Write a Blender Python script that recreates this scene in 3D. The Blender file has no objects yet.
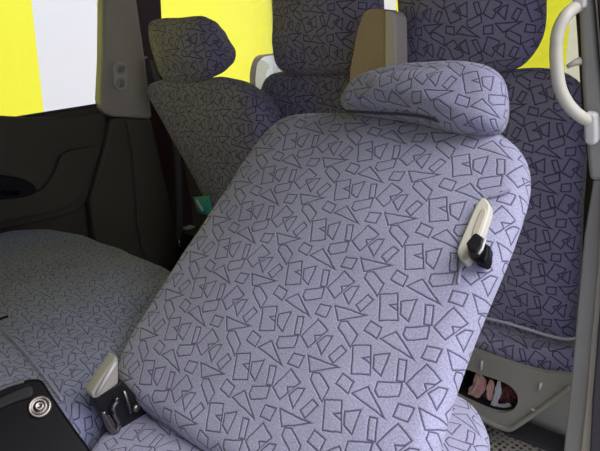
import bpy, bmesh, math, random
from mathutils import Vector, Matrix, noise
random.seed(4)
SC = bpy.context.scene
COL = SC.collection
F = 583.0
CAM = Vector((0, 0, .95))
B = Matrix(((-0.69052, -0.28573, -0.66448), (-0.72082, 0.19563, 0.66495), (-0.06001, 0.93813, -0.34105)))

# ------------------------------------------------------------------ helpers
def ray(x, y):
    return B @ Vector(((x - 300) / F, (225.5 - y) / F, 1))
def on(x, y, p0, n):
    """sight line through a photo point met with a real plane of the van"""
    r = ray(x, y)
    return CAM + r * ((p0 - CAM).dot(n) / r.dot(n))
def V(*a): return Vector(a)
AX = {'x': V(1, 0, 0), 'y': V(0, 1, 0), 'z': V(0, 0, 1)}
def pl(ax, c): return (AX[ax] * c, AX[ax].copy())
def onp(p, plane): return on(p[0], p[1], plane[0], plane[1])
def smooth_loop(P, n=6):
    out = []; m = len(P)
    for i in range(m):
        a, b, c, d = P[i-1], P[i], P[(i+1) % m], P[(i+2) % m]
        for k in range(n):
            t = k / n
            out.append(.5 * ((2*b) + (c-a)*t + (2*a-5*b+4*c-d)*t*t + (3*b-a-3*c+d)*t**3))
    return out
def smooth_path(P, n=6):
    out = []; m = len(P)
    for i in range(m-1):
        a = P[max(i-1, 0)]; b = P[i]; c = P[i+1]; d = P[min(i+2, m-1)]
        for k in range(n):
            t = k / n
            out.append(.5 * ((2*b) + (c-a)*t + (2*a-5*b+4*c-d)*t*t + (3*b-a-3*c+d)*t**3))
    out.append(P[-1].copy()); return out
def resample(P, n):
    m = len(P); L = [0]
    for i in range(m): L.append(L[-1] + (P[(i+1) % m]-P[i]).length)
    out = []; j = 0
    for k in range(n):
        s = L[-1]*k/n
        while L[j+1] < s: j += 1
        t = (s-L[j])/max(L[j+1]-L[j], 1e-9)
        out.append(P[j].lerp(P[(j+1) % m], t))
    return out
def link(name, bm, mat, parent=None, smooth=True):
    me = bpy.data.meshes.new(name); bm.normal_update(); bm.to_mesh(me); bm.free()
    if smooth:
        for f in me.polygons: f.use_smooth = True
    o = bpy.data.objects.new(name, me); COL.objects.link(o)
    if mat: me.materials.append(mat)
    if parent:
        o.parent = parent; o.matrix_parent_inverse = Matrix.Translation(-parent.location)
    return o
def tag(o, label=None, cat=None, group=None, kind=None):
    if label: o['label'] = label
    if cat: o['category'] = cat
    if group: o['group'] = group
    if kind: o['kind'] = kind
    return o
def empty(name, loc, label, cat, group=None):
    o = bpy.data.objects.new(name, None); COL.objects.link(o); o.location = loc
    o.empty_display_size = .05
    return tag(o, label, cat, group)

def cushion(name, P, n, mat, parent=None, rad=.035, back=.10, taper=.02, dome=.012, ua=None, va=None, org=None,
            N=120, rings=16, wob=.0025, seed=0, uvs=1.0):
    """padded body: P = outline points in one plane, n = direction the soft face looks; rolled edges, domed face, closed back"""
    n = n.normalized()
    P = resample(smooth_loop(P), N)
    C = sum(P, Vector()) / N
    va = (va or V(0, 0, 1)); va = (va - n*va.dot(n)).normalized()
    ua = (ua or V(0, -1, 0)); ua = (ua - n*ua.dot(n)).normalized()
    org = org or C
    bm = bmesh.new(); uvl = bm.loops.layers.uv.new('UVMap'); uvd = {}
    D = [(p-C) for p in P]; Ln = [d.length for d in D]
    # outward in-plane normals
    O = []
    for i in range(N):
        t = P[(i+1) % N]-P[i-1]; o = t.cross(n).normalized()
        if o.dot(D[i]) < 0: o = -o
        O.append(o)
    spec = []   # (in-plane inward abs, scale, height, arc beyond)
    ring = []
    K = 6
    def add(pos, uvp):
        v = bm.verts.new(pos); uvd[v] = uvp; return v
    def pos(i, inset, sc, h):
        q = D[i]*((Ln[i]-inset*min(1, .62*Ln[i]/(rad+taper)))/Ln[i])*sc
        w = C + q + n*h
        k = noise.noise((w+V(seed*3.1, 0, 0))*9)*wob + noise.noise((w+V(0, seed*2.3, 0))*22)*wob*.45
        w = w + n*k*(1 if h > 0 else 0) + O[i]*k*.8
        return w
    # back centre to back edge
    seq = []
    for s in (.4, .8): seq.append((taper+rad*.6, s, -back, back+rad))
    for k in range(0, K+1):
        a = math.pi/2*(1-k/K)
        seq.append((taper+rad*.6*(1-math.cos(a)), 1, -back+rad*.6*(1-math.sin(a)), back*.9))
    seq.append((taper*.4, 1, -back*.45, back*.45))
    for k in range(0, 9):
        a = math.pi/2*k/8
        seq.append((rad*(1-math.cos(a)), 1, rad*math.sin(a)*.92, -1))
    for k in range(1, rings):
        s = 1-k/rings
        seq.append((rad, s, rad*.92 + (dome+rad*.08)*(1-s**2.5), -1))
    prev = None
    for inset, s, h, arc in seq:
        cur = []
        for i in range(N):
            w = pos(i, inset, s, h)
            q = w-org
            e = 0
            if arc > 0: e = arc
            elif s == 1: e = 0
            uvp = (q.dot(ua)+O[i].dot(ua)*e, q.dot(va)+O[i].dot(va)*e)
            if arc == -1 and s == 1:
                a2 = max(0, rad - inset - 0); 
                ang = math.acos(max(-1, min(1, 1-inset/rad)))
                e2 = rad*((math.pi/2-ang) - math.cos(ang))*.8
                uvp = (q.dot(ua)+O[i].dot(ua)*e2, q.dot(va)+O[i].dot(va)*e2)
            elif arc > 0:
                uvp = (q.dot(ua)+O[i].dot(ua)*(e+rad*.45), q.dot(va)+O[i].dot(va)*(e+rad*.45))
            cur.append(add(w, uvp))
        if prev:
            for i in range(N):
                j = (i+1) % N
                bm.faces.new((prev[i], prev[j], cur[j], cur[i]))
        else: first = cur
        prev = cur
    cv = add(C+n*(rad*.92+dome+rad*.08), ((C-org).dot(ua), (C-org).dot(va)))
    for i in range(N): bm.faces.new((prev[i], prev[(i+1) % N], cv))
    bv = add(C-n*back, (0, 0))
    for i in range(N): bm.faces.new((first[(i+1) % N], first[i], bv))
    for f in bm.faces:
        for l in f.loops: l[uvl].uv = (uvd[l.vert][0]*uvs, uvd[l.vert][1]*uvs)
    bmesh.ops.recalc_face_normals(bm, faces=bm.faces)
    return link(name, bm, mat, parent)

def plate(name, P, n, th, mat, parent=None, holes=(), bev=.004, seg=3, smooth=True):
    """solid slab: outline P (world points in a plane), front looks along n, thickness th, optional holes"""
    n = n.normalized(); bm = bmesh.new()
    def loop(Q): 
        vs = [bm.verts.new(p) for p in Q]
        return [bm.edges.new((vs[i], vs[(i+1) % len(vs)])) for i in range(len(vs))]
    ed = loop(P)
    for h in holes: ed += loop(h)
    if holes: bmesh.ops.triangle_fill(bm, use_beauty=True, use_dissolve=False, edges=ed)
    else: bm.faces.new(list(bm.verts))
    fs = list(bm.faces)
    r = bmesh.ops.extrude_face_region(bm, geom=fs)
    vs = [g for g in r['geom'] if isinstance(g, bmesh.types.BMVert)]
    bmesh.ops.translate(bm, verts=vs, vec=-n*th)
    bmesh.ops.recalc_face_normals(bm, faces=bm.faces)
    o = link(name, bm, mat, parent, smooth)
    if bev:
        m = o.modifiers.new('bevel', 'BEVEL'); m.width = bev; m.segments = seg; m.limit_method = 'ANGLE'; m.angle_limit = math.radians(50)
        m.harden_normals = False
        w = o.modifiers.new('wn', 'WEIGHTED_NORMAL'); w.keep_sharp = True
    return o
def box(name, lo, hi, mat, parent=None, bev=0):
    bm = bmesh.new(); bmesh.ops.create_cube(bm, size=1)
    lo = Vector(lo); hi = Vector(hi)
    for v in bm.verts: v.co = Vector((lo[k]+(v.co[k]+.5)*(hi[k]-lo[k]) for k in range(3)))
    o = link(name, bm, mat, parent, False)
    if bev:
        m = o.modifiers.new('bevel', 'BEVEL'); m.width = bev; m.segments = 3
        for f in o.data.polygons: f.use_smooth = True
        o.modifiers.new('wn', 'WEIGHTED_NORMAL')
    return o
def tube_bm(bm, P, r, n=14, flat=1.0, side=None, cap=True):
    """sweep an (elliptic) section along P; r number or list"""
    R = r if isinstance(r, (list, tuple)) else [r]*len(P); prev = None
    for i, p in enumerate(P):
        t = (P[min(i+1, len(P)-1)]-P[max(i-1, 0)]).normalized()
        s = side if side else V(0, 0, 1)
        u = s - t*s.dot(t)
        if u.length < 1e-4: u = t.orthogonal()
        u.normalize(); w = t.cross(u)
        cur = [bm.verts.new(p+u*math.cos(2*math.pi*k/n)*R[i]+w*math.sin(2*math.pi*k/n)*R[i]*flat) for k in range(n)]
        if prev:
            for k in range(n): bm.faces.new((prev[k], prev[(k+1) % n], cur[(k+1) % n], cur[k]))
        elif cap: bm.faces.new(cur[::-1])
        prev = cur
    if cap: bm.faces.new(prev)
def tube(name, P, r, mat, parent=None, **k):
    bm = bmesh.new(); tube_bm(bm, P, r, **k); bmesh.ops.recalc_face_normals(bm, faces=bm.faces)
    return link(name, bm, mat, parent)
def disc(name, c, n, prof, mat, parent=None, seg=28, squash=None):
    """lathe: prof = [(radius, height along n)...]"""
    n = n.normalized(); u = n.orthogonal().normalized(); w = n.cross(u); bm = bmesh.new(); prev = None
    for r, h in prof:
        cur = [bm.verts.new(c+n*h+(u*math.cos(2*math.pi*k/seg)+w*math.sin(2*math.pi*k/seg))*max(r, 1e-5)) for k in range(seg)]
        if prev:
            for k in range(seg): bm.faces.new((prev[k], prev[(k+1) % seg], cur[(k+1) % seg], cur[k]))
        else: bm.faces.new(cur[::-1])
        prev = cur
    bm.faces.new(prev); bmesh.ops.recalc_face_normals(bm, faces=bm.faces)
    return link(name, bm, mat, parent)

# ------------------------------------------------------------------ materials
def newmat(name):
    m = bpy.data.materials.new(name); m.use_nodes = True
    nt = m.node_tree; return m, nt, nt.nodes['Principled BSDF']
def plastic(name, col, rough=.5, metal=0, bump=.15, scale=900, spec=.4):
    m, nt, b = newmat(name)
    b.inputs['Roughness'].default_value = rough; b.inputs['Metallic'].default_value = metal
    b.inputs['Specular IOR Level'].default_value = spec
    tc = nt.nodes.new('ShaderNodeTexCoord'); no = nt.nodes.new('ShaderNodeTexNoise'); no.inputs['Scale'].default_value = scale
    nt.links.new(tc.outputs['Object'], no.inputs['Vector'])
    n2 = nt.nodes.new('ShaderNodeTexNoise'); n2.inputs['Scale'].default_value = 9; n2.inputs['Detail'].default_value = 5
    nt.links.new(tc.outputs['Object'], n2.inputs['Vector'])
    mx = nt.nodes.new('ShaderNodeMix'); mx.data_type = 'RGBA'
    mx.inputs['A'].default_value = tuple(c*.86 for c in col)+(1,); mx.inputs['B'].default_value = tuple(min(1, c*1.12) for c in col)+(1,)
    nt.links.new(n2.outputs['Fac'], mx.inputs['Factor']); nt.links.new(mx.outputs['Result'], b.inputs['Base Color'])
    if bump:
        bp = nt.nodes.new('ShaderNodeBump'); bp.inputs['Strength'].default_value = bump; bp.inputs['Distance'].default_value = .0006
        nt.links.new(no.outputs['Fac'], bp.inputs['Height']); nt.links.new(bp.outputs['Normal'], b.inputs['Normal'])
    return m

LA, LB = .166499, .0754208
SH = {   # outlined shapes woven in the cover, millimetres in the repeat
'R': [(-20.6, 88.7), (1.5, 97.7), (19.6, 64.6), (-4.3, 55.8)],
'T': [(11.8, 88.0), (29.7, 97.8), (32.5, 68.2), (18.6, 73.4)],
'V': [(43.6, 95.4), (53.4, 97.7), (62.5, 73.8), (53.1, 71.6)],
'W': [(-74.8, 53.5), (-24.9, 56.2), (-59.7, 35.9)],
'K': [(-54.7, 36.7), (-45.7, 39.8), (-22.8, 27.9), (-23.0, 10.0), (-53.9, 27.4)],
'D': [(-15.1, 51.8), (4.1, 48.4), (4.6, 32.9), (-16.7, 36.7)],
'Tr': [(9.5, 34.7), (24.1, 50.6), (60, 26.8)],
'P': [(32.5, 60.0), (60.5, 72.0), (64.0, 56.0), (42.0, 45.0), (34.0, 50.0)],
'S': [(-36.5, 82.8), (-26.1, 78.8), (-34.7, 57.9), (-45.9, 63.9)],
'N': [(-89.2, 28.0), (-66.2, 18.3), (-81.9, -12.6), (-101.2, -2.5)],
'G': [(-65.5, 10.4), (-55.3, 14.1), (-57.0, -13.8), (-72.4, -1.9)],
'Q': [(-98.5, -27.3), (-80.1, -24.7), (-79.8, -41.3), (-98.4, -42.7)]}
NOTCH = {'R': [(8.5, 84.6), (-0.4, 79.3), (12.7, 76.6)], 'N': [(-69.4, 11.1), (-81.0, 5.8), (-75.1, -1.1)]}
def pattern_group():
    g = bpy.data.node_groups.new('woven_outlines', 'ShaderNodeTree')
    g.interface.new_socket('Vector', in_out='INPUT', socket_type='NodeSocketVector')
    g.interface.new_socket('Dist', in_out='OUTPUT', socket_type='NodeSocketFloat')
    N = g.nodes; L = g.links; gi = N.new('NodeGroupInput'); go = N.new('NodeGroupOutput')
    def vm(op, a, b=None, c=None):
        n = N.new('ShaderNodeVectorMath'); n.operation = op
        for i, x in enumerate((a, b, c)):
            if x is None: continue
            if isinstance(x, (tuple, list)): n.inputs[i].default_value = x
            else: L.new(x, n.inputs[i])
        return n.outputs['Value'] if op == 'DOT_PRODUCT' else n.outputs[0]
    def ma(op, a, b=None):
        n = N.new('ShaderNodeMath'); n.operation = op
        for i, x in enumerate((a, b)):
            if x is None: continue
            if isinstance(x, (int, float)): n.inputs[i].default_value = x
            else: L.new(x, n.inputs[i])
        return n.outputs[0]
    tot = None
    for k, P in SH.items():
        P = [(x/1000, y/1000) for x, y in P]
        cx = sum(p[0] for p in P)/len(P); cy = sum(p[1] for p in P)/len(P)
        w = vm('WRAP', vm('SUBTRACT', gi.outputs[0], (cx, cy, 0)), (LA/2, LB/2, 1), (-LA/2, -LB/2, -1))
        def sdf(Q):
            Q = [(x-cx, y-cy) for x, y in Q]
            ar = sum(Q[i][0]*Q[(i+1) % len(Q)][1]-Q[(i+1) % len(Q)][0]*Q[i][1] for i in range(len(Q)))
            if ar < 0: Q = Q[::-1]
            m = None
            for i in range(len(Q)):
                a, b = Q[i], Q[(i+1) % len(Q)]; l = math.hypot(b[0]-a[0], b[1]-a[1])
                nx, ny = (b[1]-a[1])/l, -(b[0]-a[0])/l
                d = ma('SUBTRACT', vm('DOT_PRODUCT', w, (nx, ny, 0)), nx*a[0]+ny*a[1])
                m = d if m is None else ma('MAXIMUM', m, d)
            return m
        s = sdf(P)
        if k in NOTCH: s = ma('MAXIMUM', s, ma('MULTIPLY', sdf([(x/1000, y/1000) for x, y in NOTCH[k]]), -1))
        s = ma('ABSOLUTE', s)
        tot = s if tot is None else ma('MINIMUM', tot, s)
    L.new(tot, go.inputs[0]); return g
PG = pattern_group()
def fabric(name, base, line, lw=.00075):
    m, nt, b = newmat(name); N = nt.nodes; L = nt.links
    b.inputs['Roughness'].default_value = .92; b.inputs['Specular IOR Level'].default_value = .15
    b.inputs['Sheen Weight'].default_value = .25; b.inputs['Sheen Roughness'].default_value = .5
    uv = N.new('ShaderNodeUVMap'); uv.uv_map = 'UVMap'
    nz = N.new('ShaderNodeTexNoise'); nz.inputs['Scale'].default_value = 60; L.new(uv.outputs[0], nz.inputs['Vector'])
    off = N.new('ShaderNodeVectorMath'); off.operation = 'MULTIPLY_ADD'; off.inputs[1].default_value = (.003, .003, 0)
    sb = N.new('ShaderNodeVectorMath'); sb.operation = 'SUBTRACT'; sb.inputs[1].default_value = (.5, .5, .5)
    L.new(nz.outputs['Color'], sb.inputs[0]); L.new(sb.outputs[0], off.inputs[0]); L.new(uv.outputs[0], off.inputs[2])
    pg = N.new('ShaderNodeGroup'); pg.node_tree = PG; L.new(off.outputs[0], pg.inputs[0])
    mr = N.new('ShaderNodeMapRange'); mr.interpolation_type = 'SMOOTHSTEP'
    mr.inputs['From Min'].default_value = lw*.55; mr.inputs['From Max'].default_value = lw*1.9
    mr.inputs['To Min'].default_value = 1; mr.inputs['To Max'].default_value = 0
    L.new(pg.outputs[0], mr.inputs['Value'])
    weave = N.new('ShaderNodeTexNoise'); weave.inputs['Scale'].default_value = 420; weave.inputs['Detail'].default_value = 3
    L.new(uv.outputs[0], weave.inputs['Vector'])
    blot = N.new('ShaderNodeTexNoise'); blot.inputs['Scale'].default_value = 12; blot.inputs['Detail'].default_value = 4
    L.new(uv.outputs[0], blot.inputs['Vector'])
    c1 = N.new('ShaderNodeMix'); c1.data_type = 'RGBA'
    c1.inputs['A'].default_value = tuple(x*.42 for x in base)+(1,); c1.inputs['B'].default_value = tuple(x*1.62 for x in base)+(1,)
    L.new(weave.outputs['Fac'], c1.inputs['Factor'])
    c2 = N.new('ShaderNodeMix'); c2.data_type = 'RGBA'; c2.blend_type = 'MULTIPLY'; c2.inputs['Factor'].default_value = .35
    L.new(c1.outputs['Result'], c2.inputs['A']); 
    cr = N.new('ShaderNodeMapRange'); cr.inputs['From Min'].default_value = .3; cr.inputs['From Max'].default_value = .7
    cr.inputs['To Min'].default_value = .7; cr.inputs['To Max'].default_value = 1.15
    L.new(blot.outputs['Fac'], cr.inputs['Value']); L.new(cr.outputs[0], c2.inputs['B'])
    c3 = N.new('ShaderNodeMix'); c3.data_type = 'RGBA'; c3.inputs['B'].default_value = line+(1,)
    fm = N.new('ShaderNodeMath'); fm.operation = 'MULTIPLY'; fm.inputs[1].default_value = .88
    L.new(mr.outputs[0], fm.inputs[0]); L.new(fm.outputs[0], c3.inputs['Factor']); L.new(c2.outputs['Result'], c3.inputs['A'])
    L.new(c3.outputs['Result'], b.inputs['Base Color'])
    # the outlines are pressed into the plush
    mr2 = N.new('ShaderNodeMapRange'); mr2.interpolation_type = 'SMOOTHSTEP'
    mr2.inputs['From Min'].default_value = 0; mr2.inputs['From Max'].default_value = lw*3.2
    L.new(pg.outputs[0], mr2.inputs['Value'])
    hh = N.new('ShaderNodeMath'); hh.operation = 'MULTIPLY_ADD'; hh.inputs[1].default_value = .35
    L.new(weave.outputs['Fac'], hh.inputs[0]); L.new(mr2.outputs[0], hh.inputs[2])
    bp = N.new('ShaderNodeBump'); bp.inputs['Strength'].default_value = .55; bp.inputs['Distance'].default_value = .0016
    L.new(hh.outputs[0], bp.inputs['Height']); L.new(bp.outputs['Normal'], b.inputs['Normal'])
    return m
FAB = fabric('lilac_grey_woven_fabric', (.335, .33, .46), (.055, .047, .095))
FAB3 = fabric('woven_fabric_blue_shade_tint', (.27, .285, .43), (.045, .042, .08), .0010)  # bench copy of the cover: dim bluish light put into the colour
FAB2 = fabric('lilac_woven_fabric_light_tint', (.345, .32, .49), (.05, .043, .09), .00105)  # rear seat copy of the cover, coloured purpler against the yellow bounce light
PIPE2 = plastic('pale_piping', (.55, .52, .62), .9, bump=.4)
PIPE = plastic('piping_fabric', (.34, .33, .44), .9, bump=.4)
BEIGE = plastic('cream_plastic', (.62, .59, .50), .45)
GREY = plastic('warm_grey_trim_plastic', (.33, .32, .29), .5)
GREYL = plastic('light_grey_plastic', (.60, .59, .57), .4)
OLIVE = plastic('olive_brown_trim_plastic', (.10, .085, .06), .55, bump=.3)
TAUPE = plastic('taupe_pillar_plastic', (.52, .47, .38), .55)
SLIT = plastic('slit_shadow_violet', (.05, .045, .065), .9)  # dark violet stands for the shadow in the headrest slit
DSTEEL = plastic('dulled_steel', (.30, .27, .25), .38, metal=1, bump=0)
STRIP = plastic('door_lit_vinyl', (.85, .76, .68), .5)  # paler than the tan: door light on the armrest side, put into colour
COVER = plastic('shaded_beige_plastic', (.40, .375, .33), .55)  # beige darkened: shade on the recliner cover is in the colour
TAN = plastic('tan_vinyl', (.60, .44, .31), .6)
BLACK = plastic('black_plastic', (.005, .005, .006), .42, spec=.1)
BLACKM = plastic('black_matt_plastic', (.012, .012, .015), .5, spec=.25)
STEEL = plastic('bare_steel', (.55, .52, .48), .25, metal=1, bump=0)
BODY = plastic('van_body_paint', (.06, .025, .028), .35, bump=0)
WEB = plastic('dark_webbing', (.10, .095, .10), .6)
RUBB = plastic('dark_rubber', (.06, .055, .06), .7)
LINER = plastic('roof_lining', (.42, .40, .36), .9)
TEAL = plastic('teal_film', (.10, .55, .46), .3, bump=0)
WFILM = plastic('white_film', (.75, .78, .78), .3, bump=0)
PINK = plastic('pink_film', (.82, .50, .44), .4, bump=0)
MAROON = plastic('maroon_film', (.20, .06, .06), .35, bump=0)
PAPER = plastic('white_paper', (.8, .8, .85), .8)
ASPH = plastic('grey_paving', (.30, .29, .28), .9)
def glass_mat():
    m = bpy.data.materials.new('window_glass'); m.use_nodes = True; nt = m.node_tree
    nt.nodes.remove(nt.nodes['Principled BSDF']); out = nt.nodes['Material Output']
    t = nt.nodes.new('ShaderNodeBsdfTransparent'); t.inputs[0].default_value = (.93, .96, .94, 1)
    g = nt.nodes.new('ShaderNodeBsdfGlossy'); g.inputs['Roughness'].default_value = .02
    f = nt.nodes.new('ShaderNodeFresnel'); f.inputs['IOR'].default_value = 1.45
    no = nt.nodes.new('ShaderNodeMath'); no.operation = 'MULTIPLY'; no.inputs[1].default_value = .6
    x = nt.nodes.new('ShaderNodeMixShader'); nt.links.new(f.outputs[0], no.inputs[0]); nt.links.new(no.outputs[0], x.inputs[0])
    nt.links.new(t.outputs[0], x.inputs[1]); nt.links.new(g.outputs[0], x.inputs[2]); nt.links.new(x.outputs[0], out.inputs[0]); return m
GLASS = glass_mat()
def painted_wall():
    """street wall painted in tall yellow and white fields"""
    m, nt, b = newmat('painted_street_wall'); N = nt.nodes; L = nt.links
    b.inputs['Roughness'].default_value = .7
    tc = N.new('ShaderNodeTexCoord'); sx = N.new('ShaderNodeSeparateXYZ'); L.new(tc.outputs['Object'], sx.inputs[0])
    # slanting field edge: x + k*z
    k = N.new('ShaderNodeMath'); k.operation = 'MULTIPLY_ADD'; k.inputs[1].default_value = .10
    ng = N.new('ShaderNodeMath'); ng.operation = 'MULTIPLY'; ng.inputs[1].default_value = -1; L.new(sx.outputs['X'], ng.inputs[0])
    L.new(sx.outputs['Z'], k.inputs[0]); L.new(ng.outputs[0], k.inputs[2])
    def band(a, bb):
        g1 = N.new('ShaderNodeMath'); g1.operation = 'GREATER_THAN'; g1.inputs[1].default_value = a; L.new(k.outputs[0], g1.inputs[0])
        g2 = N.new('ShaderNodeMath'); g2.operation = 'LESS_THAN'; g2.inputs[1].default_value = bb; L.new(k.outputs[0], g2.inputs[0])
        g3 = N.new('ShaderNodeMath'); g3.operation = 'MULTIPLY'; L.new(g1.outputs[0], g3.inputs[0]); L.new(g2.outputs[0], g3.inputs[1]); return g3
    b1 = band(*BANDS[0]); b2 = band(*BANDS[1])
    s = N.new('ShaderNodeMath'); s.operation = 'MAXIMUM'; L.new(b1.outputs[0], s.inputs[0]); L.new(b2.outputs[0], s.inputs[1])
    nz = N.new('ShaderNodeTexNoise'); nz.inputs['Scale'].default_value = 3; L.new(tc.outputs['Object'], nz.inputs['Vector'])
    mx = N.new('ShaderNodeMix'); mx.data_type = 'RGBA'; mx.inputs['A'].default_value = (.95, .87, .05, 1); mx.inputs['B'].default_value = (.80, .76, .84, 1)
    L.new(s.outputs[0], mx.inputs['Factor'])
    m2 = N.new('ShaderNodeMix'); m2.data_type = 'RGBA'; m2.blend_type = 'MULTIPLY'; m2.inputs['Factor'].default_value = .06
    L.new(mx.outputs['Result'], m2.inputs['A']); L.new(nz.outputs['Color'], m2.inputs['B']); L.new(m2.outputs['Result'], b.inputs['Base Color'])
    return m
# field edges found where the sight lines meet the street wall
WY = 4.2
e0 = on(38, 60, V(0, WY, 0), V(0, 1, 0)).x + .10*on(38, 60, V(0, WY, 0), V(0, 1, 0)).z
e1 = on(130, 60, V(0, WY, 0), V(0, 1, 0)).x
w0 = on(378, 4, V(0, WY, 0), V(0, 1, 0)).x
w1 = on(391, 4, V(0, WY, 0), V(0, 1, 0)).x
BANDS = [(e1, e0), (w1, w0)]
WALLP = painted_wall()
YEL = plastic('yellow_wall_paint', (.95, .87, .05), .7, bump=0)
WHT = plastic('white_wall_paint', (.85, .80, .80), .7, bump=0)

# ------------------------------------------------------------------ outside
XR = -7.0
S = lambda o: tag(o, kind='structure')
S(box('wall_street', (XR-.2, WY, -.45), (8, WY+.2, 5.0), WALLP))
S(box('wall_behind', (XR-.2, on(566, 60, V(XR, 0, 0), V(1, 0, 0)).y, -.45), (XR, WY, 5.0), YEL))
S(box('wall_behind', (XR-.2, -4, -.45), (XR, on(566, 60, V(XR, 0, 0), V(1, 0, 0)).y, 5.0), WHT))
S(box('ground', (-14, -14, -.6), (14, 14, -.45), ASPH))

# ------------------------------------------------------------------ van shell
FW = 1.86      # inner face of the far side
RW = -1.95     # inner face of the rear end
SILL = on(50, 113.5, V(0, FW, 0), V(0, 1, 0)).z
fwp = pl('y', FW)
wx = onp((101, 100), fwp).x; wxt = onp((104, -20), fwp)           # right end of first side window
px0 = onp((160, 60), fwp).x          # start of second side window
S(box('floor', (RW-.05, .16, -.12), (1.6, FW+.06, 0), GREY))
S(box('ceiling', (RW-.05, .10, 1.50), (1.6, FW+.06, 1.56), LINER))
S(box('wall_right_blocker', (RW-.05, .10, 0), (-1.02, .16, 1.5), OLIVE))  # unseen side wall, added so light enters by the door only
S(box('wall_right_blocker', (.25, .10, 0), (1.6, .16, 1.5), OLIVE))  # unseen, pulled in to narrow the doorway and dim the bench
S(box('wall_right_blocker', (-1.02, .10, 1.33), (.25, .16, 1.5), OLIVE))  # unseen door header, added to cut steep light on the bench
S(box('wall_left', (RW-.05, FW, 0), (px0, FW+.06, SILL-.05), OLIVE))
S(box('wall_left', (RW-.05, FW, 1.34), (1.6, FW+.06, 1.5), OLIVE))
S(box('wall_back', (RW-.05, .16, 0), (RW, FW, SILL-.06), OLIVE))
S(box('wall_back', (RW-.05, .16, 1.36), (RW, FW, 1.5), OLIVE))
S(box('wall_back', (RW-.05, FW-.10, SILL-.06), (RW, FW, 1.36), OLIVE))
S(box('wall_front_closed', (1.55, .16, 0), (1.6, FW, 1.36), OLIVE))  # unseen front, closed up solid to keep light off the far seats
S(box('wall_front_closed', (1.55, .16, 1.36), (1.6, FW, 1.5), OLIVE))
# door skin of the first side window, with rounded window corner cut in
o_ = V(0, FW, 0)
def yz(x, z, y=FW): return V(x, y, z)
cr = .022
corner = [yz(wx+cr-cr*math.sin(a)*1.0, SILL+cr-cr*math.cos(a)) for a in [math.pi/2*k/6 for k in range(7)]]
outline = [yz(1.6, 0), yz(1.6, SILL-.02)] + [yz(wx+.4, SILL-.002)] + corner + [yz(wxt.x, wxt.z), yz(wxt.x, 1.34), yz(px0, 1.34), yz(px0, 0)]
plate_o = plate('wall_left', outline, V(0, -1, 0), .02, OLIVE, bev=0, smooth=False); S(plate_o)
# window rubber + panes
g1 = S(box('window_1', (wx-.05, FW+.010, SILL-.02), (1.6, FW+.016, 1.35), GLASS))
g2 = S(box('window_2', (RW, FW+.035, SILL-.06), (px0+.01, FW+.041, 1.35), GLASS))
g3 = S(box('window_3', (RW-.035, .16, SILL-.08), (RW-.03, FW-.09, 1.37), GLASS))
path = [yz(1.5, SILL+.004, FW-.004)] + [p+V(0, -.004, 0)+V(.004, 0, .004) for p in corner] + [yz(wxt.x+.004, wxt.z, FW-.004)]
S(tube('trim_1', path, .0045, RUBB, n=8))

# pillar: upper taupe part and lower olive part, each bulging into the cabin
pp = pl('y', FW-.045)
up_ = [onp(p, pp) for p in [(104, -25), (103, 60), (101, 100), (103, 112), (112, 117), (150, 119), (153, 118), (146, 60), (134, -25)]]
S(plate('trim_2', up_, V(0, -1, 0), .05, TAUPE, bev=.012, seg=4))
strip = [onp(p, pl('y', FW-.07)) for p in [(118, -25), (134, -25), (149, 119), (131, 119)]]
lo_ = [onp(p, pp) for p in [(112, 118), (152, 119), (170, 200), (186, 292), (170, 282), (150, 272), (110, 262), (95, 250), (90, 200), (104, 150)]]
S(plate('trim_3', lo_, V(0, -1, 0), .05, OLIVE, bev=.012, seg=4))
ridge = [onp(p, pl('y', FW-.05)) for p in [(126, 118), (132, 150), (136, 190), (138, 225), (145, 255), (158, 275), (175, 287)]]
S(tube('trim_4', smooth_path(ridge), .004, OLIVE, n=10, flat=.6))
# dark pillar recess behind the belt
dk = [onp(p, pl('y', FW-.03)) for p in [(134, -25), (160, -25), (163, 40), (176, 120), (192, 200), (200, 300), (180, 300), (160, 200), (148, 119)]]
S(plate('trim_5', dk, V(0, -1, 0), .03, BODY, bev=.004))

# ---- far side door card: armrest swoosh, pull cup, latch
dp = pl('y', FW-.02)
card = empty('door_card', onp((20, 220), dp)*1.0, 'dark olive plastic door card under the far side window, with moulded armrest and latch', 'door panel')
c1 = [onp(p, dp) for p in [(-60, 127), (60, 118), (98, 113), (106, 120), (103, 150), (94, 180), (86, 202), (70, 214), (40, 222), (0, 230), (-60, 238)]]
plate('panel', smooth_loop(c1, 4), V(0, -1, 0), .02, OLIVE, card, bev=.006)
sw = [onp(p, pl('y', FW-.04)) for p in [(-60, 196), (0, 194), (34, 193), (48, 184), (56, 170), (62, 156), (74, 150), (98, 147), (100, 152), (90, 176), (82, 196), (66, 208), (38, 215), (0, 222), (-60, 230)]]
plate('armrest', smooth_loop(sw, 4), V(0, -1, 0), .022, OLIVE, card, bev=.010, seg=4)
lat_ = [onp(p, pl('y', FW-.05)) for p in [(-30, 178), (0, 176), (25, 180), (36, 188), (30, 196), (0, 200), (-30, 202)]]
plate('latch_cup', smooth_loop(lat_, 4), V(0, -1, 0), .03, BLACKM, card, bev=.004)
tube('latch_lever', [onp(p, pl('y', FW-.06)) for p in [(2, 192), (10, 193), (18, 193)]], .006, BLACK, card)

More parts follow.
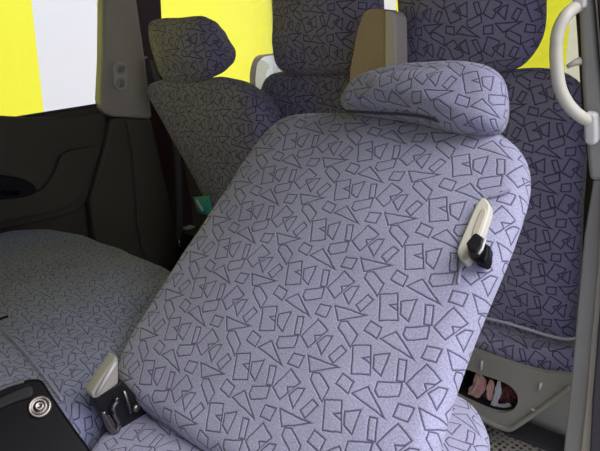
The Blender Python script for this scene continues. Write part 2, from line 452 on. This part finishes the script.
# ---- two-knob plate on the pillar
kp = pl('y', FW-.062)
kc = onp((121, 76), kp); s1 = onp((121, 62), kp); s2 = onp((121.5, 91), kp)
kn = empty('knob_plate', kc, 'small oval grey plate with two turn knobs on the taupe window pillar', 'knob plate')
hw = .5*(onp((127.5, 76), kp)-onp((114.5, 76), kp)).length
ax = (s1-s2).normalized(); sd = ax.cross(V(0, -1, 0)).normalized(); hl = (s1-s2).length/2
st = [kc+ax*(hl-hw)+(sd*math.cos(a)+ax*math.sin(a))*hw for a in [math.pi*k/12 for k in range(13)]] + \
     [kc-ax*(hl-hw)+(sd*math.cos(a)+ax*math.sin(a))*hw for a in [math.pi+math.pi*k/12 for k in range(13)]]
plate('backplate', st, V(0, -1, 0), .018, GREYL, kn, bev=.004)
st2 = [kc+(p-kc)*.74+V(0, -.0005, 0) for p in st]
for sgn in (1, -1):
    c = kc+ax*(hl-hw)*sgn*.98
    disc('knob', c, V(0, -1, 0), [(hw*.72, -.004), (hw*.72, .002), (hw*.6, .004)], TAUPE, kn)
    a = math.radians(35 if sgn > 0 else 80)
    d = sd*math.cos(a)*-1*(1)+ax*math.sin(a)
    tube('knob_grip', [c+d*hw*.55*t+V(0, -.008, 0) for t in (-1, -.5, 0, .5, 1)], [.004, .007, .008, .007, .004], GREY, kn)
pg_ = onp((145, 58), pl('y', FW-.05))
tag(tube('coat_peg', [pg_+V(.018, .03, -.001), pg_+V(0, 0, 0), pg_+V(-.006, -.004, .004)], .0035, GREYL), 'small pale peg sticking out of the dark pillar recess left of the far headrest', 'peg')

# ---- seat belt hanging down the recess
bp_ = pl('y', FW-.07)
belt = empty('seat_belt', onp((180, 250), bp_), 'dark grey seat belt hanging down the pillar beside the far rear seat', 'seat belt')
def ribbon(name, C, W, mat, parent, th=.0016):
    bm = bmesh.new(); prev = None
    for i, c in enumerate(C):
        w = W[i]; t = (C[min(i+1, len(C)-1)]-C[max(0, i-1)]).normalized(); nn = t.cross(w).normalized()*th
        cur = [bm.verts.new(c-w+nn), bm.verts.new(c+w+nn), bm.verts.new(c+w-nn), bm.verts.new(c-w-nn)]
        if prev:
            for k in range(4): bm.faces.new((prev[k], prev[(k+1) % 4], cur[(k+1) % 4], cur[k]))
        else: bm.faces.new(cur)
        prev = cur
    bm.faces.new(prev[::-1]); bmesh.ops.recalc_face_normals(bm, faces=bm.faces); return link(name, bm, mat, parent)
bc = smooth_path([onp(p, bp_) for p in [(150, 60), (160, 95), (172, 125), (177, 160), (179, 200), (179, 240)]])
ribbon('strap', bc, [V(-.016, .006, 0)]*len(bc), WEB, belt)
tube('strap_edge', [p+V(-.017, .003, 0) for p in bc], .0016, plastic('belt_edge', (.22, .21, .22), .4), belt, n=6)
c = onp((178, 244), bp_)
tube('tongue', [c+V(0, -.006, .02), c+V(0, -.008, -.012)], [.008, .010], STEEL, belt, flat=.5)
c = onp((180, 262), bp_)
tube('buckle', [c+V(0, -.006, .03), c+V(0, -.006, .0), c+V(0, -.006, -.05)], [.012, .014, .012], BLACKM, belt, flat=1.4)

# ------------------------------------------------------------------ third row: three seats facing forward
def rear_seat(X, head, back_px, label, uvref, lean=.10, low=None, hr=.05, br=.045, seed=1, mats=FAB2, legs=None):
    nb = V(math.cos(lean), 0, math.sin(lean)); p0 = V(X, 0, .6)
    root = empty('rear_seat', on(*low, p0, nb)*1.0, label, 'seat')
    org = on(uvref[0], uvref[1], p0, nb)
    Pb = [on(x, y, p0-nb*br, nb) for x, y in back_px]
    b = cushion('backrest', Pb, nb, mats, root, rad=br, back=.085, org=org, dome=.012, seed=seed)
    ph = p0 - nb*.03
    Ph = [on(x, y, ph, nb) for x, y in head]
    cushion('headrest', Ph, nb, mats, root, rad=hr, back=.075, taper=.03, org=org+V(0, .02, .013), dome=.02, seed=seed+5)
    # two steel posts joining them
    cy = sum(p.y for p in Ph)/len(Ph); zt = min(p.z for p in Ph)
    for s in (-.05, .05):
        tube('headrest_post', [V(X-.03-.01, cy+s, zt-.05), V(X-.045, cy+s, zt+.09)], .006, STEEL, root)
    return root, nb, p0, org
far, nb3, pf, of_ = rear_seat(-1.03,
    [(155, 24), (162, 19), (185, 17), (203, 16), (213, 23), (220, 38), (226, 52), (223, 67), (212, 77), (196, 83), (180, 83), (168, 79), (161, 64), (156, 42)],
    [(153, 87), (161, 80), (180, 78), (208, 78), (225, 77), (241, 81), (257, 93), (268, 112), (274, 140), (276, 220), (280, 300), (240, 300), (226, 240), (212, 205), (199, 177), (184, 147), (166, 113)],
    'far rear seat in brownish shade with a rounded boxy headrest, nearest the far side windows', (200, 100), low=(240, 300), seed=2, hr=.045)
mid, nbm, pm, om = rear_seat(-1.20,
    [(277, 20), (279, -20), (300, -45), (340, -48), (372, -30), (380, 0), (379, 30), (374, 60), (366, 73), (330, 75), (296, 75), (282, 68), (277, 48)],
    [(266, 92), (268, 80), (276, 73), (300, 71), (350, 72), (385, 74), (391, 84), (386, 160), (382, 240), (380, 330), (340, 330), (312, 280), (296, 200), (276, 140)],
    'middle rear seat in shade with tall headrest, left of the tan folded armrest', (322, 60), low=(340, 330), seed=3, hr=.05)
near, nbn, pn, on_ = rear_seat(-1.20,
    [(402, 20), (404, -22), (424, -48), (470, -55), (522, -48), (543, -20), (546, 5), (544, 30), (536, 50), (522, 66), (505, 72), (470, 75), (430, 72), (410, 64), (402, 48)],
    [(408, 92), (416, 76), (440, 70), (500, 70), (545, 68), (572, 76), (584, 95), (585, 140), (582, 200), (579, 260), (576, 320), (573, 348), (555, 345), (500, 330), (440, 310), (420, 290), (412, 200)],
    'near rear seat with upright patterned backrest beside the grab handle, above the cubby', (534, 132), low=(520, 345), seed=4, hr=.055)
# cushion front of the near rear seat, with piping along its crease
xc = -1.12; pc = V(xc, 0, .3); nc = V(.985, 0, .17)
Pc = [on(x, y, pc-nc*.03, nc) for x, y in [(455, 320), (485, 327), (530, 338), (560, 344), (575, 345), (580, 355), (578, 368), (568, 377), (540, 374), (500, 363), (460, 349), (430, 335), (432, 312)]]
cushion('seat_cushion', Pc, nc, FAB2, near, rad=.028, back=.10, org=on(500, 350, pc, nc), dome=.008, seed=8)
pp_ = smooth_path([on(x, y, pc+nc*.012, nc) for x, y in [(440, 306), (470, 314), (486, 318), (510, 324), (530, 330), (550, 336), (566, 339), (576, 338)]])
tag(tube('piping', pp_, .0032, PIPE2, near, n=8), 'pale piping along the crease')
tag(box('seat_base', (-1.30, .95, 0), (-1.16, 1.15, .30), BLACKM, mid), None)
box('seat_base', (-1.10, 1.28, 0), (-1.0, 1.55, .30), BLACKM, far)
# upright tan armrest between middle and near rear seats
pa = V(-1.13, 0, .8); na = V(.995, 0, .1)
Pa = [on(x, y, pa, na) for x, y in [(349, 88), (350, 70), (354, 48), (358, 28), (363, 14), (369, 9), (385, 9), (384, 11), (387, 16), (388, 60), (389, 140), (384, 150), (352, 150)]]
arm = plate('armrest', Pa, na, .05, TAN, mid, bev=.008, seg=4)
tag(arm, 'tan vinyl armrest folded upright')
Pa2 = [on(x, y, pa+na*.006, na) for x, y in [(384, 10), (391, 11), (395, 17), (396, 60), (397, 140), (384, 140)]]
tag(plate('lit_side', Pa2, na, .05, STRIP, arm, bev=.006), 'edge strip with door light in its pale colour')

# ------------------------------------------------------------------ cubby base under near rear seat
xb = -1.06; pb = V(xb, 0, .15); nb_ = V(1, 0, .12).normalized()
def ob(p, d=0): return on(p[0], p[1], pb+nb_*d, nb_)
cub = empty('storage_base', ob((510, 430)), 'grey plastic seat base with an oblong cubby opening, under the near rear seat', 'storage base')
outer = [(440, 337), (470, 349), (505, 362), (540, 372), (572, 376), (571, 386), (560, 396), (538, 412), (515, 428), (508, 431), (495, 426), (475, 416), (455, 407), (436, 397), (420, 380), (422, 345)]
hole = [(455, 366), (468, 370), (485, 376), (500, 381), (511, 387), (517, 395), (517, 404), (511, 411), (499, 413), (486, 410), (470, 403), (456, 396), (446, 388), (448, 372)]
Po = smooth_loop([ob(p) for p in outer], 4); Phh = smooth_loop([ob(p) for p in hole], 5)
plate('front_panel', Po, nb_, .018, GREY, cub, holes=[Phh], bev=.004)
# rolled rim along the lower edge and small moulded pips
rim = smooth_path([ob(p, .002) for p in [(440, 400), (455, 406), (475, 415), (495, 425), (508, 429), (516, 426), (538, 411), (560, 395), (570, 387)]])
tube('rim', rim, .006, GREY, cub, n=10)
for a, bq in (((482, 361), (481, 370)), ((541, 383), (539, 390)), ((531, 409), (538, 412))):
    tube('pip', [ob(a, .003), ob(bq, .003)], .003, GREYL, cub, n=8)
# cubby walls and back
bmx = bmesh.new(); inn = [bmx.verts.new(p-nb_*.016) for p in Phh]; ctr = sum(Phh, Vector())/len(Phh)
out_ = [bmx.verts.new(ctr+(p-ctr)*1.03-nb_*.13) for p in Phh]
for i in range(len(inn)): bmx.faces.new((inn[i], inn[(i+1) % len(inn)], out_[(i+1) % len(inn)], out_[i]))
bmx.faces.new(out_)
bmesh.ops.recalc_face_normals(bmx, faces=bmx.faces)
w_ = link('cubby_liner', bmx, BLACKM, cub); w_.modifiers.new('solid', 'SOLIDIFY').thickness = .003
# crumpled things in the cubby
def crumple(name, pts, d, r, mat, label, cat, seed, group=None, fl=.6, pleat=.35):
    P = smooth_path([ob(p, d) for p in pts], 10); m = len(P); n = 40; bm = bmesh.new(); prev = None
    for i, p in enumerate(P):
        t = (P[min(i+1, m-1)]-P[max(i-1, 0)]).normalized()
        w = nb_.cross(t).normalized(); u = t.cross(w)
        e = min(1, .35+3*min(i, m-1-i)/m)
        cur = []
        for k in range(n):
            a = 2*math.pi*k/n
            q = V(math.cos(a)*2.2+seed*5, math.sin(a)*2.2, i*.10)
            rr = r*e*(1+pleat*noise.noise(q*1.6)*2+.25*noise.noise(q*4+V(3, 3, i*.25)))
            cur.append(bm.verts.new(p+w*math.cos(a)*rr+u*math.sin(a)*rr*fl))
        if prev:
            for k in range(n): bm.faces.new((prev[k], prev[(k+1) % n], cur[(k+1) % n], cur[k]))
        else: bm.faces.new(cur[::-1])
        prev = cur
    bm.faces.new(prev); bmesh.ops.recalc_face_normals(bm, faces=bm.faces)
    return tag(link(name, bm, mat, None, False), label, cat, group)
crumple('crumpled_bag', [(479, 373), (480, 384), (475, 393), (470, 402)], -.034, .0125, PINK, 'crumpled pale pink plastic bag at the left of the cubby', 'bag', 1)
crumple('crumpled_bag', [(462, 398), (468, 399), (474, 400)], -.032, .008, PINK, 'small pink bag end lying on the cubby floor at far left', 'bag', 7)
crumple('crumpled_wrapper', [(487, 378), (487, 392), (485, 406)], -.05, .015, MAROON, 'crumpled dark red wrapper between pink bag and white strip in the cubby', 'wrapper', 2)
crumple('crumpled_wrapper', [(492, 380), (490, 390), (489, 400)], -.028, .007, PINK, 'thin pinkish wrapper strip just left of the white tissue in the cubby', 'wrapper', 8)
crumple('crumpled_wrapper', [(508, 384), (508, 394), (505, 406)], -.052, .019, MAROON, 'dark reddish brown crumpled wrapper at the right end of the cubby', 'wrapper', 3)
crumple('tissue', [(499, 381), (498, 392), (495, 401), (492, 411)], -.026, .0065, PAPER, 'narrow white tissue strip standing in the cubby opening', 'tissue', 4)
crumple('folded_paper', [(496, 406), (504, 407), (511, 405)], -.028, .007, PAPER, 'small white folded paper lying at the cubby bottom right', 'paper', 5, pleat=.1)
# panel behind, kick strip
S(box('trim_6', (-1.22, .20, 0), (-1.18, FW, .20), BEIGE))
ks = [on(x, y, V(0, 0, .012), V(0, 0, 1)) for x, y in [(500, 424), (520, 418), (575, 440), (600, 452), (578, 460), (505, 432)]]
S(plate('trim_7', ks, V(0, 0, 1), .012, RUBB, bev=.002))
# perforated floor mat
def mat_holes():
    m, nt, b = newmat('perforated_mat'); N = nt.nodes; L = nt.links; b.inputs['Roughness'].default_value = .6
    tc = N.new('ShaderNodeTexCoord'); mp = N.new('ShaderNodeMapping'); mp.inputs['Rotation'].default_value = (0, 0, math.radians(12)); L.new(tc.outputs['Object'], mp.inputs[0])
    vo = N.new('ShaderNodeTexVoronoi'); vo.inputs['Scale'].default_value = 75; vo.inputs['Randomness'].default_value = .15; L.new(mp.outputs[0], vo.inputs['Vector'])
    mr = N.new('ShaderNodeMapRange'); mr.inputs['From Min'].default_value = .25; mr.inputs['From Max'].default_value = .42; L.new(vo.outputs['Distance'], mr.inputs['Value'])
    mx = N.new('ShaderNodeMix'); mx.data_type = 'RGBA'; mx.inputs['A'].default_value = (.06, .05, .045, 1); mx.inputs['B'].default_value = (.36, .33, .30, 1)
    L.new(mr.outputs[0], mx.inputs['Factor']); L.new(mx.outputs['Result'], b.inputs['Base Color'])
    bp = N.new('ShaderNodeBump'); bp.inputs['Distance'].default_value = .002; L.new(mr.outputs[0], bp.inputs['Height']); L.new(bp.outputs[0], b.inputs['Normal']); return m
S(box('floor_mat', (-1.17, .20, 0.0005), (-.70, .95, .004), mat_holes()))

# ------------------------------------------------------------------ near door jamb and grab handle
def oj(p, d=0): return on(p[0], p[1], V(0, .285+d, 0), V(0, 1, 0))
xj = lambda x, y, X: on(x, y, V(X, 0, 0), V(1, 0, 0))
XJ = -.94; pj = V(XJ, 0, 0); nj = V(1, -.1, 0).normalized()
def oq(x, y, d=0): return on(x, y, pj+nj*d, nj)
lowj = [oq(*p) for p in [(593, 180), (584, 235), (578, 300), (571, 380), (563, 455), (561, 480), (640, 480), (640, 176)]]
S(plate('trim_8', lowj, nj, .05, GREY, bev=.004))
edge = [oq(p[0], p[1], .012) for p in [(600, 184), (598, 260), (591, 340), (586, 400), (580, 455), (578, 480), (592, 480), (596, 400), (602, 330), (606, 260), (606, 184)]]
S(plate('trim_9', edge, nj, .02, TAUPE, bev=.005))
dkj = [oq(p[0], p[1], .03) for p in [(606, 184), (600, 300), (592, 400), (588, 480), (660, 480), (660, 184)]]
S(plate('trim_10', dkj, nj, .03, RUBB, bev=.004))
maroon = [oq(p[0], p[1], -.02) for p in [(566, -30), (574, 0), (577, 40), (580, 90), (583, 130), (590, 182), (640, 182), (640, -30)]]
S(plate('trim_11', maroon, nj, .03, BODY, bev=.003))
bar = [oq(p[0], p[1], .01) for p in [(576, -20), (579, 30), (581, 80), (584, 130), (586, 150), (589, 181), (612, 181), (604, 120), (597, 60), (592, 0), (590, -20)]]
S(plate('trim_12', bar, nj, .035, GREY, bev=.008, seg=4))
S(plate('trim_13', [oq(p[0], p[1], .02) for p in [(596, -20), (603, 60), (612, 140), (616, 182), (660, 182), (660, -20)]], nj, .03, BODY, bev=.004))
gh = empty('grab_handle', oq(588, 140, .02), 'pale cream curved grab handle bolted to the near door pillar', 'grab handle')
gp = [oq(x, y, d) for x, y, d in [(579, 6, .012), (573, 9, .03), (565, 17, .05), (558, 32, .058), (556, 50, .06), (557, 70, .06), (560, 88, .058), (566, 101, .052), (574, 111, .045), (583, 118, .035), (590, 121, .02)]]
tube('grip', smooth_path(gp, 5), .0088, BEIGE, gh, n=18)
plate('end_cap', [oq(x, y, .032) for x, y in [(584, 112), (596, 114), (597, 130), (597, 144), (590, 147), (584, 143), (583, 128)]], nj, .024, GREYL, gh, bev=.005)
plate('end_cap', [oq(x, y, .028) for x, y in [(571, -12), (585, -12), (585, 8), (578, 10), (572, 8)]], nj, .02, GREYL, gh, bev=.004)
tag(tube('coat_hook', [oq(580, 61, .01), oq(574, 63, .016), oq(567, 67, .02)], [.006, .0045, .003], TAUPE), 'small dark hook on the near pillar behind the cream grab handle', 'hook')

# ------------------------------------------------------------------ reclined middle-row seat
NR = V(.6513, 0, .7588); UR = V(0, -1, 0); VR = V(-.7588, 0, .6513)
P0 = CAM + V(-.4832, .391, -.4075)        # point of the face where one woven rectangle lies
def o_r(x, y, d=0): return on(x, y, P0+NR*d, NR)
rs = empty('reclined_seat', o_r(128, 388, -.05)*1.0, 'large reclined seat with pale lilac patterned cover, in the foreground', 'seat')
RB = .034
ob_ = [(122, 384), (124, 366), (133, 345), (150, 317), (200, 240), (238, 182), (258, 153), (274, 134), (292, 121), (318, 117), (350, 118), (400, 121), (450, 127), (485, 133), (508, 142), (523, 156), (530, 175), (528, 205), (516, 245), (499, 287), (482, 326), (468, 365), (455, 405), (444, 445), (430, 500), (412, 538), (385, 545), (350, 540), (300, 513), (250, 480), (205, 451), (170, 427), (140, 406)]
back = cushion('backrest', [o_r(x, y, -RB) for x, y in ob_], NR, FAB, rs, rad=RB, back=.05, taper=.03, dome=.004, ua=UR, va=VR, org=P0+V(0, 0, 0), seed=1, N=180, rings=22, wob=.0022)
# seam piping along the lower edge
sp = smooth_path([o_r(x, y, -RB-.004) for x, y in [(124, 388), (140, 404), (170, 427), (205, 452), (250, 484), (300, 517)]])
tube('seam', sp, .0035, PIPE, rs, n=8)
# headrest: separate padded part above, tipped forward a little
NH = V(.88, 0, .47).normalized(); PH = o_r(430, 115, .03)
def oh(x, y, d=0): return on(x, y, PH+NH*d, NH)
hp = [(345, 108), (347, 98), (355, 86), (370, 76), (397, 68), (435, 65), (475, 65), (495, 70), (505, 82), (508, 100), (506, 118), (498, 131), (480, 135), (460, 134), (440, 129), (415, 123), (385, 118), (358, 114)]
hrest = cushion('headrest', [oh(x, y, -.03) for x, y in hp], NH, FAB, rs, rad=.042, back=.055, taper=.02, dome=.012, ua=UR, va=VR, org=P0+V(0, .01, .02), seed=6, wob=.002, uvs=1.2)
tag(tube('slit_shadow', smooth_path([oh(x, y, .004) for x, y in [(346, 111), (370, 112.5), (400, 114), (425, 117), (440, 122)]]), [.0008]+[.0024]*22+[.0008]*2, SLIT, hrest, n=8, flat=.5), 'dark strip standing for the shadow in the cover slit')  # shadow line laid on as a dark tube, no opening behind it
for yy in (.50, .60):
    q = V(0, 0, 0)
for x in (405, 470):
    tube('headrest_post', [oh(x, 100, -.06), o_r(x-14, 150, -.06)], .006, STEEL, rs)
# bezel with lever on the right flank
def bz(x, y, d=0): return on(x, y, P0+NR*(d+.004), NR)
bez = plate('lever_bezel', smooth_loop([bz(x, y, .006) for x, y in [(482, 197), (488, 201), (490, 208), (486, 222), (481, 236), (474, 248), (469, 259), (464, 262), (458, 256), (457, 249), (462, 236), (468, 222), (475, 206)]], 4), NR, .03, BEIGE, rs, bev=.003)
tag(bez, 'cream plastic lever surround')
plate('slot', smooth_loop([bz(x, y, .0075) for x, y in [(484, 208), (486, 212), (482, 224), (477, 236), (473, 240), (472, 234), (476, 221), (481, 210)]], 3), NR, .004, TAUPE, bez, bev=.001)
bm = bmesh.new()
kb = [(465, 241), (474, 231), (484, 237), (489, 247), (487, 260), (478, 263), (470, 255)]
knob = plate('lever_knob', [bz(x, y, .030) for x, y in [(466, 242), (475, 231), (484, 237), (483, 246), (477, 253), (468, 250)]], NR+V(0, -.2, 0), .03, BLACKM, rs, bev=.004, seg=4)
knob2 = plate('lever_stem', [bz(x, y, .014) for x, y in [(470, 250), (482, 240), (489, 245), (488, 256), (485, 263), (474, 259)]], NR, .022, BLACK, rs, bev=.004)
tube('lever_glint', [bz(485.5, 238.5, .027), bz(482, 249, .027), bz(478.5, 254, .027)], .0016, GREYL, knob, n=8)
# stained puckered fabric by the lever: short creases
for k, q in enumerate(([(489, 197), (500, 194), (512, 189)], [(462, 262), (460, 272), (458, 284)])):
    tube('crease', smooth_path([bz(x, y, -.0045) for x, y in q]), [.0008]+[.002]*11+[.0008], PIPE, back, n=8)
# seat cushion of the same seat (mostly below the frame)
ZC = .37
def oz(x, y, z=ZC): return on(x, y, V(0, 0, z), V(0, 0, 1))
cc = [(95, 452), (112, 436), (150, 413), (190, 396), (240, 385), (320, 378), (400, 385), (445, 397), (472, 412), (484, 430), (490, 452), (480, 500), (440, 640), (380, 800), (200, 760), (60, 640), (60, 520)]
seatc = cushion('seat_cushion', [oz(x, y, ZC-.03) for x, y in cc], V(0, 0, 1), FAB, rs, rad=.035, back=.10, dome=.015, ua=UR, va=V(-1, 0, 0), org=oz(133, 435), seed=9)

# recliner bracket on the far flank
def orc(x, y, yy=.728): return on(x, y, V(0, yy, 0), V(0, 1, 0))
cov = plate('recliner_cover', [orc(*p) for p in [(117, 356), (119, 360), (119, 384), (98, 399), (93, 399), (92, 393), (104, 374)]], V(0, -1, 0), .022, COVER, rs, bev=.004)
tag(cov, 'beige plastic recliner cover')
tube('cover_ridge', [orc(116, 362, .725), orc(108, 375, .725), orc(97, 394, .725)], .003, GREYL, cov, n=8)
rec = plate('recliner_bracket', [orc(*p) for p in [(94, 398), (102, 393), (119, 384), (122, 380), (150, 410), (140, 424), (118, 438), (110, 432), (104, 418), (97, 408)]], V(0, -1, 0), .02, BLACKM, rs, bev=.003)
hk = smooth_path([orc(x, y, .720) for x, y in [(103, 412), (108, 420), (112, 428), (117, 431), (119, 424), (115, 416), (113, 408), (117, 401), (116, 398)]])
tube('spring_hook', hk, .0035, DSTEEL, rec, n=10)
plate('toothed_plate', [orc(x, y, .723) for x, y in [(104, 418), (110, 415), (118, 428), (120, 434), (114, 437), (108, 430)]], V(0, -1, 0), .006, DSTEEL, rec, bev=.001)
tube('lock_rod', [orc(124, 391, .718), orc(128, 402, .718), orc(131, 413, .718)], .0022, DSTEEL, rec, n=8)
disc('rivet', orc(136, 408, .718), V(0, -1, 0), [(.006, -.004), (.006, .002), (.003, .004)], DSTEEL, rec)

# ------------------------------------------------------------------ far middle-row seat: broad flat cushion and its front bolster
ZS = .41
fs = empty('bench_seat', V(-.2, 1.1, .3), 'broad flat patterned bench seat with blue shade in its colour at the left, in front of the far door', 'seat')
def wz(x, y, z): return V(x, y, z)
zb = ZS-.045
ca = [oz(x, y, zb) for x, y in [(0, 245), (30, 240), (60, 240), (85, 246), (120, 258), (160, 275), (185, 289)]] + \
     [wz(-.64, .90, zb), wz(-.62, .84, zb), wz(-.57, .81, zb), wz(-.42, .805, zb), wz(-.33, .775, zb), wz(-.28, .765, zb), wz(-.2, .77, zb), wz(-.19, 1.0, zb), wz(-.19, 1.5, zb), wz(-.24, 1.68, zb), wz(-.36, 1.72, zb)]
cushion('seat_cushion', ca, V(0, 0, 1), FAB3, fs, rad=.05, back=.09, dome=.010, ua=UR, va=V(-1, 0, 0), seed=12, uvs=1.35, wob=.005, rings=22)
zc = ZS-.012
cb = [wz(-.285, 1.6, zc), wz(-.29, 1.3, zc), oz(0, 331, zc), oz(22, 352, zc), oz(45, 378, zc), wz(-.27, .80, zc), wz(-.24, .75, zc), wz(-.1, .745, zc), wz(.1, .745, zc), wz(.18, .78, zc), wz(.2, 1.2, zc), wz(.18, 1.62, zc), wz(0, 1.68, zc), wz(-.2, 1.67, zc)]
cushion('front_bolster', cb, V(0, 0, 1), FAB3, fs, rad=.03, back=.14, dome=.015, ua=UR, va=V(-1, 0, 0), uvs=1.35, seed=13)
box('seat_base', (-.5, .85, 0), (.1, 1.6, ZS-.12), BLACKM, fs)
box('seat_base', (-.6, .36, 0), (-.1, .68, ZC-.09), BLACKM, rs)
tube('seam', smooth_path([oz(x, y, ZS+.018) for x, y in [(-30, 310), (0, 328), (22, 349), (42, 373), (62, 400)]]), .0018, PIPE, fs, n=8)
tube('strap_end', [oz(-14, 324, ZS+.03), oz(0, 319, ZS+.03), oz(8, 316, ZS+.03)], .0025, BLACK, fs, n=8)

# ------------------------------------------------------------------ black buckle with a steel bolt, close to the camera
NBk = V(.25, -.62, .74).normalized(); PB = CAM + ray(40, 420)*.60
def obk(x, y, d=0): return on(x, y, PB+NBk*d, NBk)
bk = empty('belt_buckle', obk(50, 450)*1.0, 'black plastic belt buckle with a round steel bolt, at the lower left corner', 'seat belt buckle')
plate('housing', smooth_loop([obk(x, y) for x, y in [(-25, 398), (-12, 392), (4, 385), (20, 380), (34, 378), (42, 380), (48, 389), (60, 407), (76, 430), (92, 452), (115, 490), (60, 500), (-10, 500), (-30, 470)]], 3), NBk, .035, BLACK, bk, bev=.006, seg=4)
plate('release_button', smooth_loop([obk(x, y, .004) for x, y in [(-14, 404), (0, 396), (18, 388), (30, 384), (34, 390), (31, 397), (16, 402), (2, 408), (-14, 414)]], 3), NBk, .01, BLACKM, bk, bev=.003)
tube('rim', smooth_path([obk(x, y, .001) for x, y in [(-20, 399), (-4, 391), (10, 385), (24, 381)]]), .0022, plastic('grey_black_plastic', (.10, .10, .11), .2, bump=0), bk, n=8)  # slightly paler, glossier ridge along the top edge
bo = obk(40, 407, .001)
blt = disc('bolt', bo, NBk, [(.0115, -.002), (.0118, .002), (.0105, .0035), (.0085, .003), (.0075, .002), (.0055, .002), (.005, .005), (.003, .006), (.0012, .004)], DSTEEL, bk)

# ------------------------------------------------------------------ teal sweet packet wedged by the far rear seat
tp = V(-1.08, 0, 0); 
def ot(x, y, X=-1.0): return on(x, y, V(X, 0, 0), V(1, 0, 0))
bm = bmesh.new(); G = 9; grid = []
q0, q1, q2, q3 = ot(193, 197), ot(210, 196), ot(213, 217), ot(198, 213)
for side in (0, 1):
    gl = []
    for i in range(G):
        row = []
        for j in range(G):
            u, v = i/(G-1), j/(G-1)
            p = (q0.lerp(q1, u)).lerp(q3.lerp(q2, u), v)
            bul = math.sin(math.pi*u)*math.sin(math.pi*v)*.010*(1 if side == 0 else -1)
            p = p+V(bul+noise.noise(p*90)*.004*(math.sin(math.pi*u)*math.sin(math.pi*v)) + (.0006 if side == 0 else -.0006), 0, 0)
            row.append(bm.verts.new(p))
        gl.append(row)
    grid.append(gl)
    for i in range(G-1):
        for j in range(G-1): bm.faces.new((gl[i][j], gl[i+1][j], gl[i+1][j+1], gl[i][j+1]))
for a in range(G-1):
    for (s, t) in (((a, 0), (a+1, 0)), ((a, G-1), (a+1, G-1)), ((0, a), (0, a+1)), ((G-1, a), (G-1, a+1))):
        bm.faces.new((grid[0][s[0]][s[1]], grid[0][t[0]][t[1]], grid[1][t[0]][t[1]], grid[1][s[0]][s[1]]))
bmesh.ops.recalc_face_normals(bm, faces=bm.faces)
pk = empty('packet', ot(203, 214), 'small crumpled teal and white packet wedged beside the far rear seat', 'packet')
link('foil', bm, TEAL, pk)
tube('white_corner', smooth_path([ot(196, 200, -.989), ot(199, 205, -.987), ot(203, 211, -.989)]), [.003, .006, .007, .008, .007, .006, .006, .006, .006, .006, .005, .004, .003], WFILM, pk, n=10, flat=.5)

# ------------------------------------------------------------------ mirror seen through the far window
NM = V(.3, -1, 0).normalized(); PM = V(0, FW+1.2, 0)
def om_(x, y, d=0): return on(x, y, PM+NM*d, NM)
mi = empty('door_mirror', om_(275, 110), 'pale rounded door mirror with dark rim, outside between the far and middle headrests', 'mirror')
mo = [(256, 90), (255, 75), (258, 62), (263, 56), (275, 54), (300, 53), (312, 60), (312, 90), (300, 105), (262, 105)]
plate('shell', smooth_loop([om_(x, y) for x, y in mo], 4), NM, .07, BODY, mi, bev=.004)
def shr(k, L_): 
    cx = sum(p[0] for p in L_)/len(L_); cy = sum(p[1] for p in L_)/len(L_)
    return [(cx+(x-cx)*k, cy+(y-cy)*k) for x, y in L_]
MIRR = plastic('mirror_face', (.80, .80, .82), .35, bump=0)
plate('mirror_glass', smooth_loop([om_(x, y, .004) for x, y in shr(.945, mo)], 4), NM, .004, MIRR, mi, bev=.001)
plate('inner_frame', smooth_loop([om_(x, y, .007) for x, y in [(256, 88), (257, 66), (262, 60), (270, 66), (266, 74), (264, 90)]], 3), NM, .004, BEIGE, mi, bev=.001)
c = om_(275, 105)
tube('mirror_arm', [c+V(0, .02, .02), c+V(0, .02, -.6), V(c.x, c.y+.02, -.449)], .02, BODY, mi)

# ------------------------------------------------------------------ light: open sky over the street, reaching in by the open door
w = bpy.data.worlds.new('sky'); SC.world = w; w.use_nodes = True; nt = w.node_tree
bg = nt.nodes['Background']; tc = nt.nodes.new('ShaderNodeTexCoord'); sx = nt.nodes.new('ShaderNodeSeparateXYZ')
nt.links.new(tc.outputs['Generated'], sx.inputs[0])
rp = nt.nodes.new('ShaderNodeValToRGB'); rp.color_ramp.elements[0].position = .42; rp.color_ramp.elements[0].color = (.70, .73, .90, 1)
rp.color_ramp.elements[1].position = .9; rp.color_ramp.elements[1].color = (.76, .82, 1.0, 1)
mr = nt.nodes.new('ShaderNodeMapRange'); mr.inputs['From Min'].default_value = -1
nt.links.new(sx.outputs['Z'], mr.inputs['Value']); nt.links.new(mr.outputs[0], rp.inputs[0]); nt.links.new(rp.outputs[0], bg.inputs['Color'])
bg.inputs['Strength'].default_value = .62
sun = bpy.data.lights.new('hazy_sun', 'SUN'); so = bpy.data.objects.new('hazy_sun', sun); COL.objects.link(so)
sun.energy = 1.75; sun.angle = math.radians(40); sun.color = (1.0, .97, .95)
so.rotation_euler = V(-.05, .58, -.82).to_track_quat('-Z', 'Y').to_euler()

# the plan above counts x towards the van's nose on a left-handed drawing: turn it into Blender's right-handed axes
for me in bpy.data.meshes:
    for v in me.vertices: v.co.x = -v.co.x
    me.flip_normals()
for o in COL.objects:
    o.location.x = -o.location.x
for o in COL.objects:
    if o.parent: o.matrix_parent_inverse = Matrix.Translation(-o.parent.location)

cam = bpy.data.cameras.new('camera'); co = bpy.data.objects.new('camera', cam); COL.objects.link(co); SC.camera = co
cam.sensor_width = 36; cam.lens = 36*F/600; cam.clip_start = .02
mx_ = lambda v: V(-v.x, v.y, v.z)
x = mx_(B.col[0]).normalized(); z = -mx_(B.col[2]); z = (z-x*z.dot(x)).normalized(); y = z.cross(x)
co.matrix_world = Matrix.Translation(CAM) @ Matrix((x, y, z)).transposed().to_4x4()
SC.view_settings.view_transform = 'Standard'; SC.view_settings.look = 'None'; SC.view_settings.gamma = 1
SC.view_settings.exposure = 1.0
